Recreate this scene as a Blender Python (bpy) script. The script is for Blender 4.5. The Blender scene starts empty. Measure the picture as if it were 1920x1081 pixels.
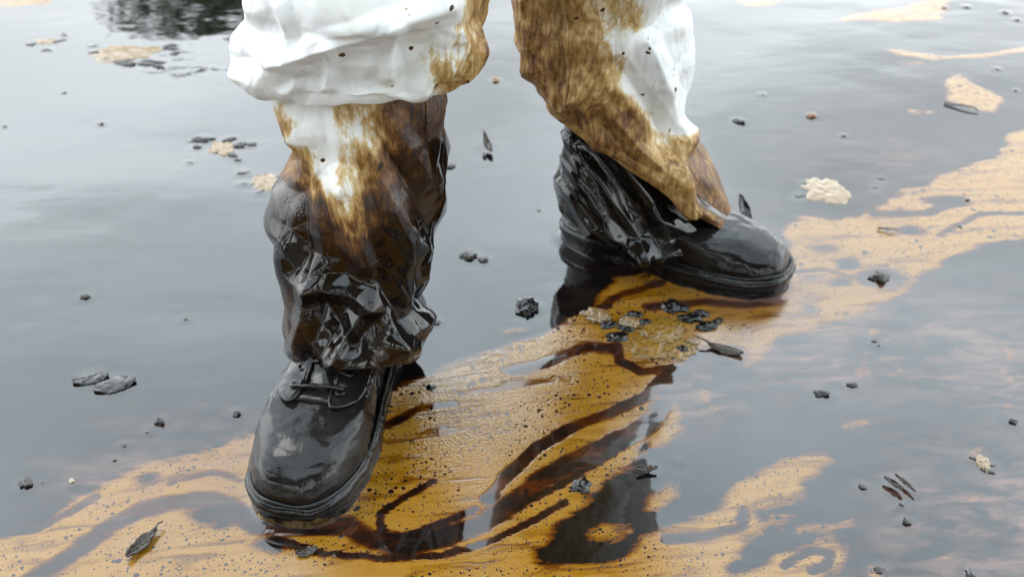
import bpy, bmesh, math, random
import numpy as np
from mathutils import Vector

rng = np.random.default_rng(7)
random.seed(7)
SC = bpy.context.scene
COL = SC.collection

# ------------------------------------------------------------------ camera
PITCH, FPX, CAMH = math.radians(36.0), 2200.0, 0.925
cd = bpy.data.cameras.new('camera')
cd.sensor_width = 36.0
cd.lens = 36.0 * FPX / 1920.0
cd.clip_start, cd.clip_end = 0.02, 500
cd.dof.use_dof = True
cd.dof.focus_distance = 1.16
cd.dof.aperture_fstop = 6.3
cam = bpy.data.objects.new('camera', cd)
cam.location = (0, 0, CAMH)
cam.rotation_euler = (math.pi / 2 - PITCH, 0, 0)
COL.objects.link(cam)
SC.camera = cam

# ------------------------------------------------------------------ light
SUN_EL, SUN_AZ = math.radians(60), math.radians(285)     # azimuth clockwise from +Y: high on the left, veiled by cloud
w = bpy.data.worlds.new('World'); SC.world = w; w.use_nodes = True
nt = w.node_tree; nt.nodes.clear()
def N(t, ty, **kw):
    n = t.nodes.new(ty)
    for k, v in kw.items():
        if k.startswith('i_'):
            n.inputs[k[2:].replace('_', ' ')].default_value = v
        else:
            setattr(n, k, v)
    return n
out = N(nt, 'ShaderNodeOutputWorld'); bg = N(nt, 'ShaderNodeBackground'); bg.inputs['Strength'].default_value = 0.15
sky = N(nt, 'ShaderNodeTexSky'); sky.sky_type = 'NISHITA'; sky.sun_disc = False
sky.sun_elevation = SUN_EL; sky.sun_rotation = SUN_AZ; sky.dust_density = 3.0; sky.air_density = 1.0
hs = N(nt, 'ShaderNodeHueSaturation'); hs.inputs['Saturation'].default_value = 0.3
tc = N(nt, 'ShaderNodeTexCoord'); sx_ = N(nt, 'ShaderNodeSeparateXYZ')
mp = N(nt, 'ShaderNodeMapping'); mp.inputs['Scale'].default_value = (1.0, 1.0, 1.8); mp.inputs['Location'].default_value = (3.1, .7, 1.9)
cn = N(nt, 'ShaderNodeTexNoise'); cn.inputs['Scale'].default_value = 1.9; cn.inputs['Detail'].default_value = 5; cn.inputs['Roughness'].default_value = 0.5; cn.inputs['Distortion'].default_value = 0.5
def mrange(a, b, c, d):
    n = N(nt, 'ShaderNodeMapRange'); n.inputs['From Min'].default_value = a; n.inputs['From Max'].default_value = b; n.inputs['To Min'].default_value = c; n.inputs['To Max'].default_value = d; return n
cr = mrange(.3, .7, .60, 1.40)
el = mrange(0, 1, 18.5, 9.4)          # an even, hazy cloud deck, lighter towards the horizon all round
mg = N(nt, 'ShaderNodeMath', operation='MULTIPLY'); tint = N(nt, 'ShaderNodeMix', data_type='RGBA', blend_type='MULTIPLY'); tint.inputs['Factor'].default_value = 1; tr = N(nt, 'ShaderNodeValToRGB'); tr.color_ramp.elements[0].position = .3; tr.color_ramp.elements[0].color = (.95, 1.0, 1.02, 1); tr.color_ramp.elements[1].position = .72; tr.color_ramp.elements[1].color = (.83, .985, 1.08, 1)   # haze at the horizon, a bluer deck above
mx = N(nt, 'ShaderNodeMix', data_type='RGBA'); mx.inputs['Factor'].default_value = .82
L = nt.links.new
L(tc.outputs['Generated'], mp.inputs['Vector']); L(mp.outputs['Vector'], cn.inputs['Vector']); L(cn.outputs['Fac'], cr.inputs['Value'])
L(tc.outputs['Generated'], sx_.inputs[0]); L(sx_.outputs['Z'], el.inputs['Value']); L(sx_.outputs['Z'], tr.inputs[0]); L(tr.outputs[0], tint.inputs['B'])
L(cr.outputs['Result'], mg.inputs[0]); L(el.outputs['Result'], mg.inputs[1]); L(mg.outputs[0], tint.inputs['A'])
L(sky.outputs['Color'], hs.inputs['Color']); L(hs.outputs['Color'], mx.inputs['A']); L(tint.outputs['Result'], mx.inputs['B'])
L(mx.outputs['Result'], bg.inputs['Color']); L(bg.outputs['Background'], out.inputs['Surface'])
sd = bpy.data.lights.new('sun', 'SUN'); sd.energy = 0.5; sd.angle = math.radians(25); sd.color = (1, .97, .93)
sun = bpy.data.objects.new('sun', sd); COL.objects.link(sun)
sdir = Vector((math.sin(SUN_AZ) * math.cos(SUN_EL), math.cos(SUN_AZ) * math.cos(SUN_EL), math.sin(SUN_EL)))
sun.rotation_euler = sdir.to_track_quat('Z', 'Y').to_euler()
vs = SC.view_settings
vs.view_transform = 'Standard'; vs.look = 'None'; vs.gamma = 1.0; vs.use_curve_mapping = False
vs.exposure = 1.24
SC.cycles.use_denoising = True
SC.cycles.max_bounces = 4
SC.cycles.adaptive_threshold = 0.02

# ------------------------------------------------------------------ pixel helpers (photo pixel -> place on the water or on a leg's plane)
s_, c_ = math.sin(PITCH), math.cos(PITCH)
RV, DV, UV = np.array([1., 0, 0]), np.array([0, c_, -s_]), np.array([0, s_, c_])
def ray(px, py): return DV + (px - 960) / FPX * RV - (py - 540.5) / FPX * UV
def at(px, py, z=0.0):
    d = ray(px, py); return np.array([0, 0, CAMH]) + d * ((z - CAMH) / d[2])
def atY(px, py, Y):
    d = ray(px, py); return np.array([0, 0, CAMH]) + d * (Y / d[1])
def pix(p):
    q = np.asarray(p, float) - [0, 0, CAMH]; z = q @ DV
    return np.stack([960 + FPX * (q @ RV) / z, 540.5 - FPX * (q @ UV) / z], -1)
def mpp(px, py):   # metres per photo pixel on the water there
    return float((at(px, py) - [0, 0, CAMH]) @ DV) / FPX

# ------------------------------------------------------------------ mesh helpers
def mesh_obj(name, verts, faces, mat, parent=None, smooth=True, origin=None):
    me = bpy.data.meshes.new(name)
    v = np.asarray(verts, float)
    o = np.zeros(3)
    if parent is not None:
        p = parent
        while p is not None:
            o = o + np.array(p.location); p = p.parent
    loc = np.zeros(3)
    if origin is not None:
        loc = np.asarray(origin, float) - o
        v = v - np.asarray(origin, float)
    else:
        v = v - o
    me.from_pydata(v.tolist(), [], faces if isinstance(faces, list) else faces.tolist())
    me.update()
    if smooth: me.polygons.foreach_set('use_smooth', [True] * len(me.polygons))
    if mat is not None: me.materials.append(mat)
    ob = bpy.data.objects.new(name, me); COL.objects.link(ob)
    ob.location = loc
    if parent is not None: ob.parent = parent
    return ob
def tag(o, label=None, cat=None, group=None, kind=None):
    if label: o['label'] = label
    if cat: o['category'] = cat
    if group: o['group'] = group
    if kind: o['kind'] = kind
    return o
def empty(name, loc):
    o = bpy.data.objects.new(name, None); COL.objects.link(o); o.location = loc; o.empty_display_size = .1
    return o
def attr(ob, name, vals):
    a = ob.data.attributes.new(name, 'FLOAT', 'POINT'); a.data.foreach_set('value', np.asarray(vals, np.float32).ravel())
def grid_faces(nv, nu, closed=True):
    i = np.arange(nv - 1)[:, None]; j = np.arange(nu if closed else nu - 1)[None, :]
    j2 = (j + 1) % nu
    a = i * nu + j; b = i * nu + j2; c = (i + 1) * nu + j2; d = (i + 1) * nu + j
    return np.stack([a, b, c, d], -1).reshape(-1, 4)
def tube(pts, rad, n=8, caps=True):
    pts = np.asarray(pts, float); m = len(pts)
    rad = np.broadcast_to(np.asarray(rad, float), (m,))
    tan = np.gradient(pts, axis=0); tan /= np.linalg.norm(tan, axis=1)[:, None] + 1e-9
    up = np.array([0.13, .21, 1.0]); V = []
    for p, t, r in zip(pts, tan, rad):
        a = np.cross(t, up); a /= np.linalg.norm(a) + 1e-9; b = np.cross(a, t)
        for k in range(n):
            th = 2 * math.pi * k / n
            V.append(p + r * (math.cos(th) * a + math.sin(th) * b))
    F = grid_faces(m, n).tolist()
    if caps:
        F.append(list(range(n))[::-1]); F.append([(m - 1) * n + k for k in range(n)])
    return V, F
def join(parts):
    V, F = [], []
    for v, f in parts:
        o = len(V); V += [list(p) for p in v]; F += [[i + o for i in q] for q in f]
    return V, F

# smooth value noise in numpy (for shapes)
class VNoise:
    def __init__(s, seed): s.g = np.random.default_rng(seed).random((32, 32, 32)) * 2 - 1
    def __call__(s, P):
        P = np.asarray(P, float); i = np.floor(P).astype(int); f = P - i; f = f * f * (3 - 2 * f); i &= 31; j = (i + 1) & 31
        g = s.g; r = 0
        for a in (0, 1):
            for b in (0, 1):
                for c in (0, 1):
                    wgt = (f[..., 0] if a else 1 - f[..., 0]) * (f[..., 1] if b else 1 - f[..., 1]) * (f[..., 2] if c else 1 - f[..., 2])
                    r = r + wgt * g[(j if a else i)[..., 0], (j if b else i)[..., 1], (j if c else i)[..., 2]]
        return r
vn = VNoise(3)
def fbm(P, o=4, seed=0):
    P = np.asarray(P, float) + seed * 7.31; r = 0; a = 1
    for k in range(o):
        r = r + a * vn(P); P = P * 2.03 + 1.7; a *= .5
    return r

# ------------------------------------------------------------------ materials
class MB:
    def __init__(s, name):
        s.m = bpy.data.materials.new(name); s.m.use_nodes = True; s.t = s.m.node_tree; s.t.nodes.clear()
        s.o = N(s.t, 'ShaderNodeOutputMaterial'); s.b = N(s.t, 'ShaderNodeBsdfPrincipled'); s.l = s.t.links.new
        s.l(s.b.outputs[0], s.o.inputs['Surface'])
        s.tc = N(s.t, 'ShaderNodeTexCoord')
    def v(s, x, sock):
        if isinstance(x, (int, float)): sock.default_value = x
        elif isinstance(x, tuple): sock.default_value = x if len(x) == len(sock.default_value) else (*x, 1)
        else: s.l(x, sock)
    def math(s, op, a, b=0.0, c=None, clamp=False):
        n = N(s.t, 'ShaderNodeMath', operation=op, use_clamp=clamp); s.v(a, n.inputs[0]); s.v(b, n.inputs[1])
        if c is not None: s.v(c, n.inputs[2])
        return n.outputs[0]
    def noise(s, co, scale, detail=3, rough=.5, dist=0, color=False):
        n = N(s.t, 'ShaderNodeTexNoise'); s.l(co, n.inputs['Vector']); n.inputs['Scale'].default_value = scale
        n.inputs['Detail'].default_value = detail; n.inputs['Roughness'].default_value = rough; n.inputs['Distortion'].default_value = dist
        return n.outputs['Color' if color else 'Fac']
    def voro(s, co, scale, feature='F1', rand=1.0):
        n = N(s.t, 'ShaderNodeTexVoronoi', feature=feature); s.l(co, n.inputs['Vector']); n.inputs['Scale'].default_value = scale; n.inputs['Randomness'].default_value = rand
        return n
    def mapping(s, co, scale=(1, 1, 1), rot=(0, 0, 0), loc=(0, 0, 0)):
        n = N(s.t, 'ShaderNodeMapping'); s.l(co, n.inputs['Vector']); n.inputs['Scale'].default_value = scale; n.inputs['Rotation'].default_value = rot; n.inputs['Location'].default_value = loc
        return n.outputs[0]
    def vadd(s, a, b, k):
        m = N(s.t, 'ShaderNodeVectorMath', operation='MULTIPLY_ADD'); s.l(b, m.inputs[0]); m.inputs[1].default_value = (k, k, k); s.l(a, m.inputs[2]); return m.outputs[0]
    def smooth(s, x, lo, hi, a=0.0, b=1.0):
        n = N(s.t, 'ShaderNodeMapRange', interpolation_type='SMOOTHSTEP'); s.v(x, n.inputs['Value'])
        s.v(lo, n.inputs['From Min']); s.v(hi, n.inputs['From Max']); s.v(a, n.inputs['To Min']); s.v(b, n.inputs['To Max']); return n.outputs[0]
    def ramp(s, x, stops, interp='LINEAR'):
        n = N(s.t, 'ShaderNodeValToRGB'); s.l(x, n.inputs[0]); e = n.color_ramp; e.interpolation = interp
        while len(e.elements) < len(stops): e.elements.new(0.5)
        for el, (p, c) in zip(e.elements, stops): el.position = p; el.color = (*c, 1)
        return n.outputs[0]
    def mix(s, f, a, b, bt='MIX'):
        n = N(s.t, 'ShaderNodeMix', data_type='RGBA', blend_type=bt); s.v(f, n.inputs['Factor']); s.v(a, n.inputs['A']); s.v(b, n.inputs['B']); return n.outputs['Result']
    def attr(s, name):
        n = N(s.t, 'ShaderNodeAttribute', attribute_name=name); return n.outputs['Fac']
    def bump(s, h, dist, strength=1.0, prev=None):
        n = N(s.t, 'ShaderNodeBump'); s.v(strength, n.inputs['Strength']); n.inputs['Distance'].default_value = dist; s.l(h, n.inputs['Height'])
        if prev is not None: s.l(prev, n.inputs['Normal'])
        return n.outputs[0]
    def set(s, **k):
        for a, b in k.items(): s.v(b, s.b.inputs[a.replace('_', ' ')])
        return s

AMBER = (.165, .074, .0015); AMBER2 = (.200, .098, .012); BROWN = (.045, .010, .001); OIL = (.0035, .003, .0028)
OIL_IOR = 1.66
def mat_oil():
    m = MB('crude_oil_and_foam'); co = m.tc.outputs['Object']
    flow = m.mapping(co, scale=(1, 2.4, 1), rot=(0, 0, math.radians(-22)))
    wc = m.noise(flow, 6, 3, .55, color=True)
    sub = N(m.t, 'ShaderNodeVectorMath', operation='SUBTRACT'); m.l(wc, sub.inputs[0]); sub.inputs[1].default_value = (.5, .5, .5)
    wf = m.vadd(flow, sub.outputs[0], .16)
    n1 = m.noise(wf, 16, 5, .6); n2 = m.noise(wf, 70, 4, .6)
    foam = m.attr('foam'); streak = m.attr('streak'); grain = m.attr('grain'); veil = m.attr('veil')
    d = m.math('ADD', foam, m.math('MULTIPLY', m.math('SUBTRACT', n1, .5), .034))
    d = m.math('ADD', d, m.math('MULTIPLY', m.math('SUBTRACT', n2, .5), .010))
    cover = m.smooth(d, -.0012, .0018)
    thick = m.smooth(d, -.004, .013, .3, 1)
    # marbled flow bands in the foam
    bands = m.noise(m.mapping(wf, scale=(1, 3.2, 1)), 9, 5, .62)
    thick = m.math('MULTIPLY', thick, m.smooth(bands, .32, .56, .56, 1))
    stn = m.math('ADD', streak, m.math('MULTIPLY', m.math('SUBTRACT', n1, .5), .7))
    stn = m.math('ADD', stn, m.math('MULTIPLY', m.math('SUBTRACT', n2, .5), .3))
    st = m.smooth(stn, .22, .80)
    thick = m.math('MULTIPLY', thick, m.math('SUBTRACT', 1.0, m.math('MULTIPLY', st, m.smooth(n1, .35, .6, .66, .97))))
    ln = m.smooth(m.math('ADD', m.attr('line'), m.math('MULTIPLY', m.math('SUBTRACT', n2, .5), .5)), .72, .95)
    thick = m.math('MULTIPLY', thick, m.math('SUBTRACT', 1.0, m.math('MULTIPLY', ln, .9)))
    thick = m.math('MULTIPLY', thick, cover)
    # burst bubbles: dark round holes of mixed size, in clusters
    clus = m.noise(wf, 9, 2, .5)
    for sc, lo, hi, thr in ((85, .07, .22, .0), (190, .1, .26, -.08), (330, .1, .26, -.16), (38, .06, .2, .10)):
        vo = m.voro(co, sc)
        sep = N(m.t, 'ShaderNodeSeparateColor'); m.l(vo.outputs['Color'], sep.inputs[0])
        rad = m.math('MULTIPLY', m.math('POWER', sep.outputs[0], 3.0), m.smooth(clus, .42 + thr, .66 + thr, .10, .46))
        hole = m.smooth(m.math('SUBTRACT', vo.outputs['Distance'], rad), -.03, .05)
        thick = m.math('MULTIPLY', thick, m.math('ADD', m.math('MULTIPLY', hole, .85), .15))
    fine = m.noise(co, 420, 3, .6)
    colr = m.ramp(thick, [(0.0, OIL), (.16, (.016, .005, .002)), (.36, BROWN), (.58, (.09, .032, .002)), (.8, AMBER), (1, AMBER2)])
    colr = m.mix(m.smooth(fine, .3, .7, 0, .35), colr, m.mix(1.0, colr, (.62, .55, .4), 'MULTIPLY'))
    vl = m.math('MULTIPLY', veil, m.smooth(bands, .3, .7, .15, 1))
    colr = m.mix(m.math('MULTIPLY', m.math('MULTIPLY', vl, m.smooth(n1, .36, .62)), .9), colr, (.14, .068, .048))
    # surface relief
    gr = m.noise(co, 300, 3, .6)
    nb = m.bump(m.math('MULTIPLY', gr, m.math('MULTIPLY', grain, m.smooth(thick, .6, .9))), .0018, 1.0)
    nb = m.bump(m.math('MULTIPLY', fine, m.smooth(thick, .5, .8)), .00022, 1.0, nb)
    nb = m.bump(m.noise(flow, 14, 2, .5), .0002, 1.0, nb)
    rough = m.math('ADD', m.math('MULTIPLY', thick, .07), .025)
    m.set(Base_Color=colr, Roughness=rough, Normal=nb, IOR=OIL_IOR)
    return m.m
def mat_fabric():
    m = MB('stained_coverall_fabric'); co = m.tc.outputs['Object']; st = m.attr('stain')
    vert = m.mapping(co, scale=(1, 1, .62))
    n1 = m.noise(co, 32, 4, .62, .4); n2 = m.noise(vert, 120, 5, .66, .25); n3 = m.noise(co, 600, 3, .6); n4 = m.noise(m.mapping(co, scale=(1, 1, .16)), 210, 4, .65)
    nz = m.math('ADD', m.math('MULTIPLY', m.math('SUBTRACT', n1, .5), .42), m.math('ADD', m.math('MULTIPLY', m.math('SUBTRACT', n2, .5), .8), m.math('MULTIPLY', m.math('SUBTRACT', n4, .5), .75)))
    nz = m.math('ADD', nz, m.math('MULTIPLY', m.math('SUBTRACT', n3, .5), .22))
    amp = m.math('MULTIPLY', m.smooth(st, .05, .3, .12, .66), m.smooth(st, .95, .6, .3, 1.0))
    s = m.math('ADD', st, m.math('MULTIPLY', nz, amp))
    # splashed drops
    for sc, p in ((80, 9.0), (34, 22.0)):
        vo = m.voro(m.vadd(co, m.noise(co, 60, 2, .5, color=True), .012), sc); sep = N(m.t, 'ShaderNodeSeparateColor'); m.l(vo.outputs['Color'], sep.inputs[0])
        r = m.math('MULTIPLY', m.math('POWER', sep.outputs[1], p), .26)
        drop = m.smooth(m.math('SUBTRACT', vo.outputs['Distance'], r), .06, -.03)
        drop = m.math('MULTIPLY', drop, m.smooth(sep.outputs[1], .6, .75))
        drop = m.math('MULTIPLY', drop, m.smooth(st, -.004, .03))
        s = m.math('MAXIMUM', s, m.math('MULTIPLY', drop, .66))
    colr = m.ramp(s, [(0.0, (.555, .555, .55)), (.15, (.53, .52, .48)), (.22, (.40, .29, .14)), (.34, (.26, .148, .042)), (.49, (.095, .038, .007)), (.64, (.020, .0075, .0025)), (.82, (.007, .0035, .002)), (1, (.004, .0035, .003))])
    wet = m.smooth(m.math('ADD', st, m.math('MULTIPLY', m.math('SUBTRACT', n1, .5), .35)), .56, .76)
    rough = m.math('SUBTRACT', .55, m.math('MULTIPLY', wet, .49))
    beads = m.voro(co, 240); bd = m.smooth(beads.outputs['Distance'], .0, .5, 1, 0)
    mid = m.math('MULTIPLY', m.smooth(st, .38, .5), m.smooth(st, .82, .66))
    nb = m.bump(n3, .0002, m.math('SUBTRACT', 1.0, m.math('MULTIPLY', wet, .93)))
    nb = m.bump(m.math('MULTIPLY', m.noise(co, 330, 3, .6), mid), .0006, 1.0, nb)
    nb = m.bump(m.math('MULTIPLY', bd, m.math('MULTIPLY', wet, m.smooth(n1, .56, .66))), .0010, 1.0, nb)
    rg1 = m.math('ABSOLUTE', m.math('SUBTRACT', m.noise(m.mapping(co, scale=(1, 1, .6)), 24, 2, .5, .8), .5))
    nb = m.bump(m.smooth(rg1, 0, .16), .0024, m.smooth(st, .7, .45, .04, .5), nb)
    m.set(Base_Color=colr, Roughness=rough, Normal=nb, IOR=1.40)
    return m.m
def mat_leather():
    m = MB('oily_black_leather'); co = m.tc.outputs['Object']
    n1 = m.noise(co, 20, 5, .6, .6); n2 = m.noise(co, 320, 3, .6); n3 = m.noise(co, 60, 4, .6)
    colr = m.ramp(n1, [(.3, (.004, .0035, .003)), (.62, (.010, .009, .008)), (.80, (.012, .009, .007))])
    rough = m.smooth(n1, .45, .72, .045, .13)
    nb = m.bump(n2, .00014, .7); nb = m.bump(n3, .0007, .8, nb); nb = m.bump(n1, .003, .35, nb)
    m.set(Base_Color=colr, Roughness=rough, Normal=nb, IOR=1.33)
    return m.m
def mat_rubber():
    m = MB('oily_black_rubber'); co = m.tc.outputs['Object']
    n1 = m.noise(co, 30, 5, .65, .5); n2 = m.noise(co, 90, 4, .6)
    mud = m.attr('mud')
    mm = m.smooth(m.math('ADD', mud, m.math('MULTIPLY', m.math('SUBTRACT', n1, .5), 2.0)), .62, .9)
    colr = m.mix(mm, (.004, .0038, .0034), m.ramp(n2, [(.35, (.012, .008, .004)), (.6, (.09, .055, .02)), (.72, (.34, .24, .11))]))
    nb = m.bump(n2, .0010, .9); nb = m.bump(n1, .003, .5, nb)
    m.set(Base_Color=colr, Roughness=m.smooth(n1, .4, .65, .06, .2), Normal=nb, IOR=1.36)
    return m.m
def simple(name, col, rough=.5, bump=0.0, scale=60, ior=1.5, col2=None):
    m = MB(name); co = m.tc.outputs['Object']; n = m.noise(co, scale, 4, .6)
    c2 = col2 or tuple(x * .55 for x in col)
    m.set(Base_Color=m.ramp(n, [(.3, c2), (.7, col)]), Roughness=rough, IOR=ior)
    if bump: m.set(Normal=m.bump(n, bump, 1.0))
    return m.m
M = dict(oil=mat_oil(), fabric=mat_fabric(), leather=mat_leather(), rubber=mat_rubber(),
         tar=simple('glossy_tar', (.005, .004, .0035), .07, .0006, 90, 1.42, (.003, .0025, .002)),
         clot=simple('golden_foam', (.20, .11, .012), .06, .0012, 230, 1.6, (.07, .03, .002)),
         debris=simple('wet_dark_debris', (.022, .017, .013), .2, .002, 180, 1.4, (.006, .005, .004)),
         leaf=simple('oiled_dead_leaf', (.035, .022, .014), .2, .0015, 120, 1.4, (.010, .007, .005)),
         twig=simple('oiled_twig', (.05, .03, .015), .3, .001, 200, 1.55),
         foam=simple('pale_foam', (.19, .13, .06), .12, .0005, 170, 1.6, (.11, .06, .02)),
         chip=simple('pale_chip', (.30, .24, .17), .4, .001, 120),
         brown=simple('brown_bit', (.16, .07, .025), .3, .001, 120),
         film=simple('oil_film_over_leaf', (.016, .014, .012), .10, .0008, 110, 1.5, (.008, .007, .006)),
         skin=simple('skin', (.33, .19, .12), .5), glove=simple('nitrile_glove', (.02, .02, .022), .3, .0006, 200),
         mask=simple('respirator_shell', (.05, .05, .055), .45), lens=simple('goggle_lens', (.03, .03, .03), .05),
         hair=simple('hair', (.015, .01, .008), .5),
         sand=simple('shore_sand', (.34, .27, .19), .9, .02, 30), bark=simple('bark', (.09, .065, .045), .9, .01, 40),
         lf=simple('green_foliage', (.07, .11, .035), .5, 0, 8), brass=simple('eyelet_metal', (.25, .18, .08), .3))
M['brass'].node_tree.nodes['Principled BSDF'].inputs['Metallic'].default_value = .8

# ------------------------------------------------------------------ where the boots stand (needed for the meniscus)
BOOT_L = dict(heel=np.array([-.166, 1.157]), yaw=math.atan2(-.298, -.068), L=.312, wid=1.17, zs=.95)
BOOT_R = dict(heel=np.array([.079, 1.404]), yaw=math.radians(-23.5), L=.312, wid=1.08, zs=.76)
WN = np.array([[0, .036], [.12, .0375], [.28, .035], [.45, .0385], [.62, .048], [.76, .054], [.88, .057], [1, .055]])
def outline(n_pts, xb, xf, scale=1.0, off=0.0, round_=2.5, flat=0.0):
    th = np.linspace(0, 2 * np.pi, n_pts, endpoint=False)
    n = (1 - np.cos(th)) / 2
    prof = np.interp(n, WN[:, 0], WN[:, 1]); prof = prof * (1 - flat) + flat * .043
    e = np.sin(th); r = np.sign(e) * np.abs(e) ** (2 / round_)
    x = xb + (xf - xb) * n
    return np.stack([x + off * -np.cos(th), r * (prof * scale + off)], -1)
def boot_xy(B, p):
    c, s = math.cos(B['yaw']), math.sin(B['yaw'])
    return np.stack([B['heel'][0] + p[..., 0] * c - p[..., 1] * s, B['heel'][1] + p[..., 0] * s + p[..., 1] * c], -1)

# ------------------------------------------------------------------ the oil on the water
def seg_dist(P, A, B):
    d = B - A; t = np.clip(((P - A) @ d) / (d @ d + 1e-12), 0, 1); return np.linalg.norm(P - A - t[:, None] * d, axis=1)
def poly_sdf(P, poly):
    D = np.full(len(P), 9.); ins = np.zeros(len(P), bool); n = len(poly)
    for i in range(n):
        a, b = poly[i], poly[(i + 1) % n]
        D = np.minimum(D, seg_dist(P, a, b))
        c = (a[1] > P[:, 1]) != (b[1] > P[:, 1])
        xi = (b[0] - a[0]) * (P[:, 1] - a[1]) / (b[1] - a[1] + 1e-12) + a[0]
        ins ^= c & (P[:, 0] < xi)
    return np.where(ins, D, -D)
def G(pts): return np.array([at(*p)[:2] for p in pts])
FOAM = [
    # lower left sheet running on under the boots to the right boot
    [(-1500, 1560), (-700, 1290), (-400, 1180), (-120, 1060), (-20, 1006), (60, 985), (120, 945), (190, 905), (260, 872), (340, 850), (410, 832), (478, 808), (560, 800), (640, 800), (690, 780), (715, 745), (745, 715), (800, 698), (860, 668), (930, 652), (1000, 630), (1040, 612), (1075, 592), (1110, 572), (1122, 545), (1150, 520), (1220, 508), (1290, 520), (1420, 560), (1475, 545), (1475, 470), (1462, 425), (1500, 403), (1560, 410), (1620, 404), (1655, 380), (1690, 350), (1735, 345), (1800, 312), (1870, 290), (1890, 250), (1930, 236), (2100, 225), (2100, 430), (1920, 447), (1880, 453), (1840, 461), (1800, 480), (1760, 502), (1725, 520), (1700, 550), (1640, 577), (1580, 602), (1500, 625), (1450, 648), (1405, 690), (1370, 690), (1352, 650), (1330, 655), (1290, 668), (1265, 692), (1235, 750), (1215, 790), (1212, 835), (1190, 870), (1140, 905), (1085, 960), (1050, 992), (1008, 1030), (1014, 1056), (1060, 1056), (1150, 1052), (1185, 1020), (1200, 1004), (1250, 985), (1330, 960), (1380, 905), (1440, 872), (1500, 852), (1550, 850), (1566, 868), (1550, 885), (1502, 905), (1517, 935), (1480, 950), (1440, 953), (1432, 962), (1530, 962), (1512, 972), (1440, 985), (1410, 1012), (1392, 1040), (1370, 1075), (1430, 1052), (1500, 1012), (1560, 1002), (1592, 1022), (1592, 1058), (1555, 1078), (1500, 1180), (1100, 1350), (500, 1800), (-300, 2400), (-1500, 2400)],
    [(1195, 855), (1215, 815), (1240, 790), (1268, 752), (1277, 790), (1286, 802), (1240, 842)],
    [(1196, 962), (1212, 925), (1255, 897), (1280, 908), (1276, 940), (1240, 957)],
    [(1098, 1000), (1130, 985), (1185, 980), (1192, 995), (1160, 1018), (1120, 1020)],
    [(1460, 1000), (1540, 982), (1600, 972), (1604, 985), (1550, 992)],
    [(1640, 1120), (1625, 1070), (1632, 1035), (1642, 1060), (1660, 1120)],
    [(1556, 40), (1600, 24), (1690, 14), (1760, -10), (1790, -5), (1765, 38), (1690, 42)],
    [(1648, 88), (1690, 94), (1770, 104), (1860, 98), (1935, 82), (1935, 98), (1850, 110), (1750, 114), (1680, 104)],
    [(1684, 117), (1735, 114), (1738, 121), (1690, 122)],
    [(1768, 145), (1800, 140), (1850, 165), (1885, 180), (1870, 215), (1820, 205), (1775, 190)],
    [(1700, 205), (1750, 208), (1745, 216), (1705, 214)],
    [(-60, -40), (120, -20), (90, 12), (-60, 18)],
    [(925, 622), (960, 613), (1003, 615), (990, 626), (940, 629)],
    [(1378, 4), (1420, -4), (1480, -6), (1450, 12), (1400, 14)],
]
STREAK = [  # (half width px, strength, points): brown and black veins where the foam is thin
    (9, 1.0, [(1262, 690), (1212, 742), (1150, 775), (1080, 800), (1010, 840), (955, 890), (915, 935)]),
    (15, 1.1, [(1212, 795), (1150, 832), (1080, 862), (1010, 905), (955, 950), (900, 985), (830, 1008), (760, 1020), (700, 1010), (650, 985), (590, 985), (490, 985)]),
    (4, 1.2, [(515, 1008), (600, 1035), (720, 1046), (830, 1040), (920, 1015), (1010, 970), (1060, 940)]),
    (3.5, 1.3, [(812, 903), (762, 930), (712, 962), (714, 996), (760, 1004), (840, 976), (892, 955)]),
    (4, 1.0, [(1000, 935), (1060, 905), (1130, 862), (1190, 822)]),
    (13, .8, [(960, 700), (1010, 690), (1060, 665), (1105, 650), (1150, 656)]),
    (7, 1.1, [(1155, 645), (1162, 678), (1200, 697), (1255, 690)]),
    (8, .8, [(1120, 582), (1160, 552), (1240, 530)]),
    (9, .75, [(1215, 575), (1320, 566), (1400, 572), (1465, 562)]),
    (9, .7, [(725, 800), (780, 770), (850, 760)]),
    (14, .95, [(20, 1110), (110, 1055), (200, 990), (260, 955), (320, 940), (390, 935), (440, 955), (480, 985)]),
    (7, .9, [(0, 1000), (70, 990), (140, 955), (180, 930)]),
    (7, .7, [(320, 905), (400, 885), (450, 900)]),
    (9, .8, [(1250, 1010), (1320, 1005), (1390, 985), (1395, 960)]),
    (5, .8, [(1470, 1060), (1520, 1030), (1560, 1035), (1550, 1058), (1520, 1070)]),
    (6, .7, [(1480, 510), (1540, 505), (1600, 520)]),
    (8, .8, [(1640, 400), (1740, 400), (1800, 372)]),
    (6, .7, [(1760, 440), (1840, 400), (1920, 400)]),
]
VEIL = [(1500, 590, 200, .5), (1760, 640, 160, .45), (1880, 700, 120, .5), (1900, 980, 180, .55), (1760, 1050, 120, .4), (1320, 745, 70, .5), (250, 900, 120, .4), (1650, 300, 120, .25), (1500, 660, 120, .5), (430, 860, 100, .5)]
WISP = [(4, [(1640, 610), (1630, 650), (1610, 700)]), (3, [(1625, 690), (1634, 715)]), (5, [(1650, 708), (1680, 700), (1690, 690)]), (4, [(1885, 640), (1895, 670), (1880, 700)]), (3, [(1875, 720), (1905, 710)]),
        (4, [(1815, 880), (1820, 850), (1850, 832)]), (3, [(1580, 800), (1620, 793)]), (3, [(1300, 870), (1320, 862)]), (3, [(1730, 1035), (1775, 1043)]), (3, [(1830, 930), (1822, 945)]), (4, [(1895, 740), (1885, 775)]), (6, [(1322, 730), (1325, 755), (1345, 768)])]
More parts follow.
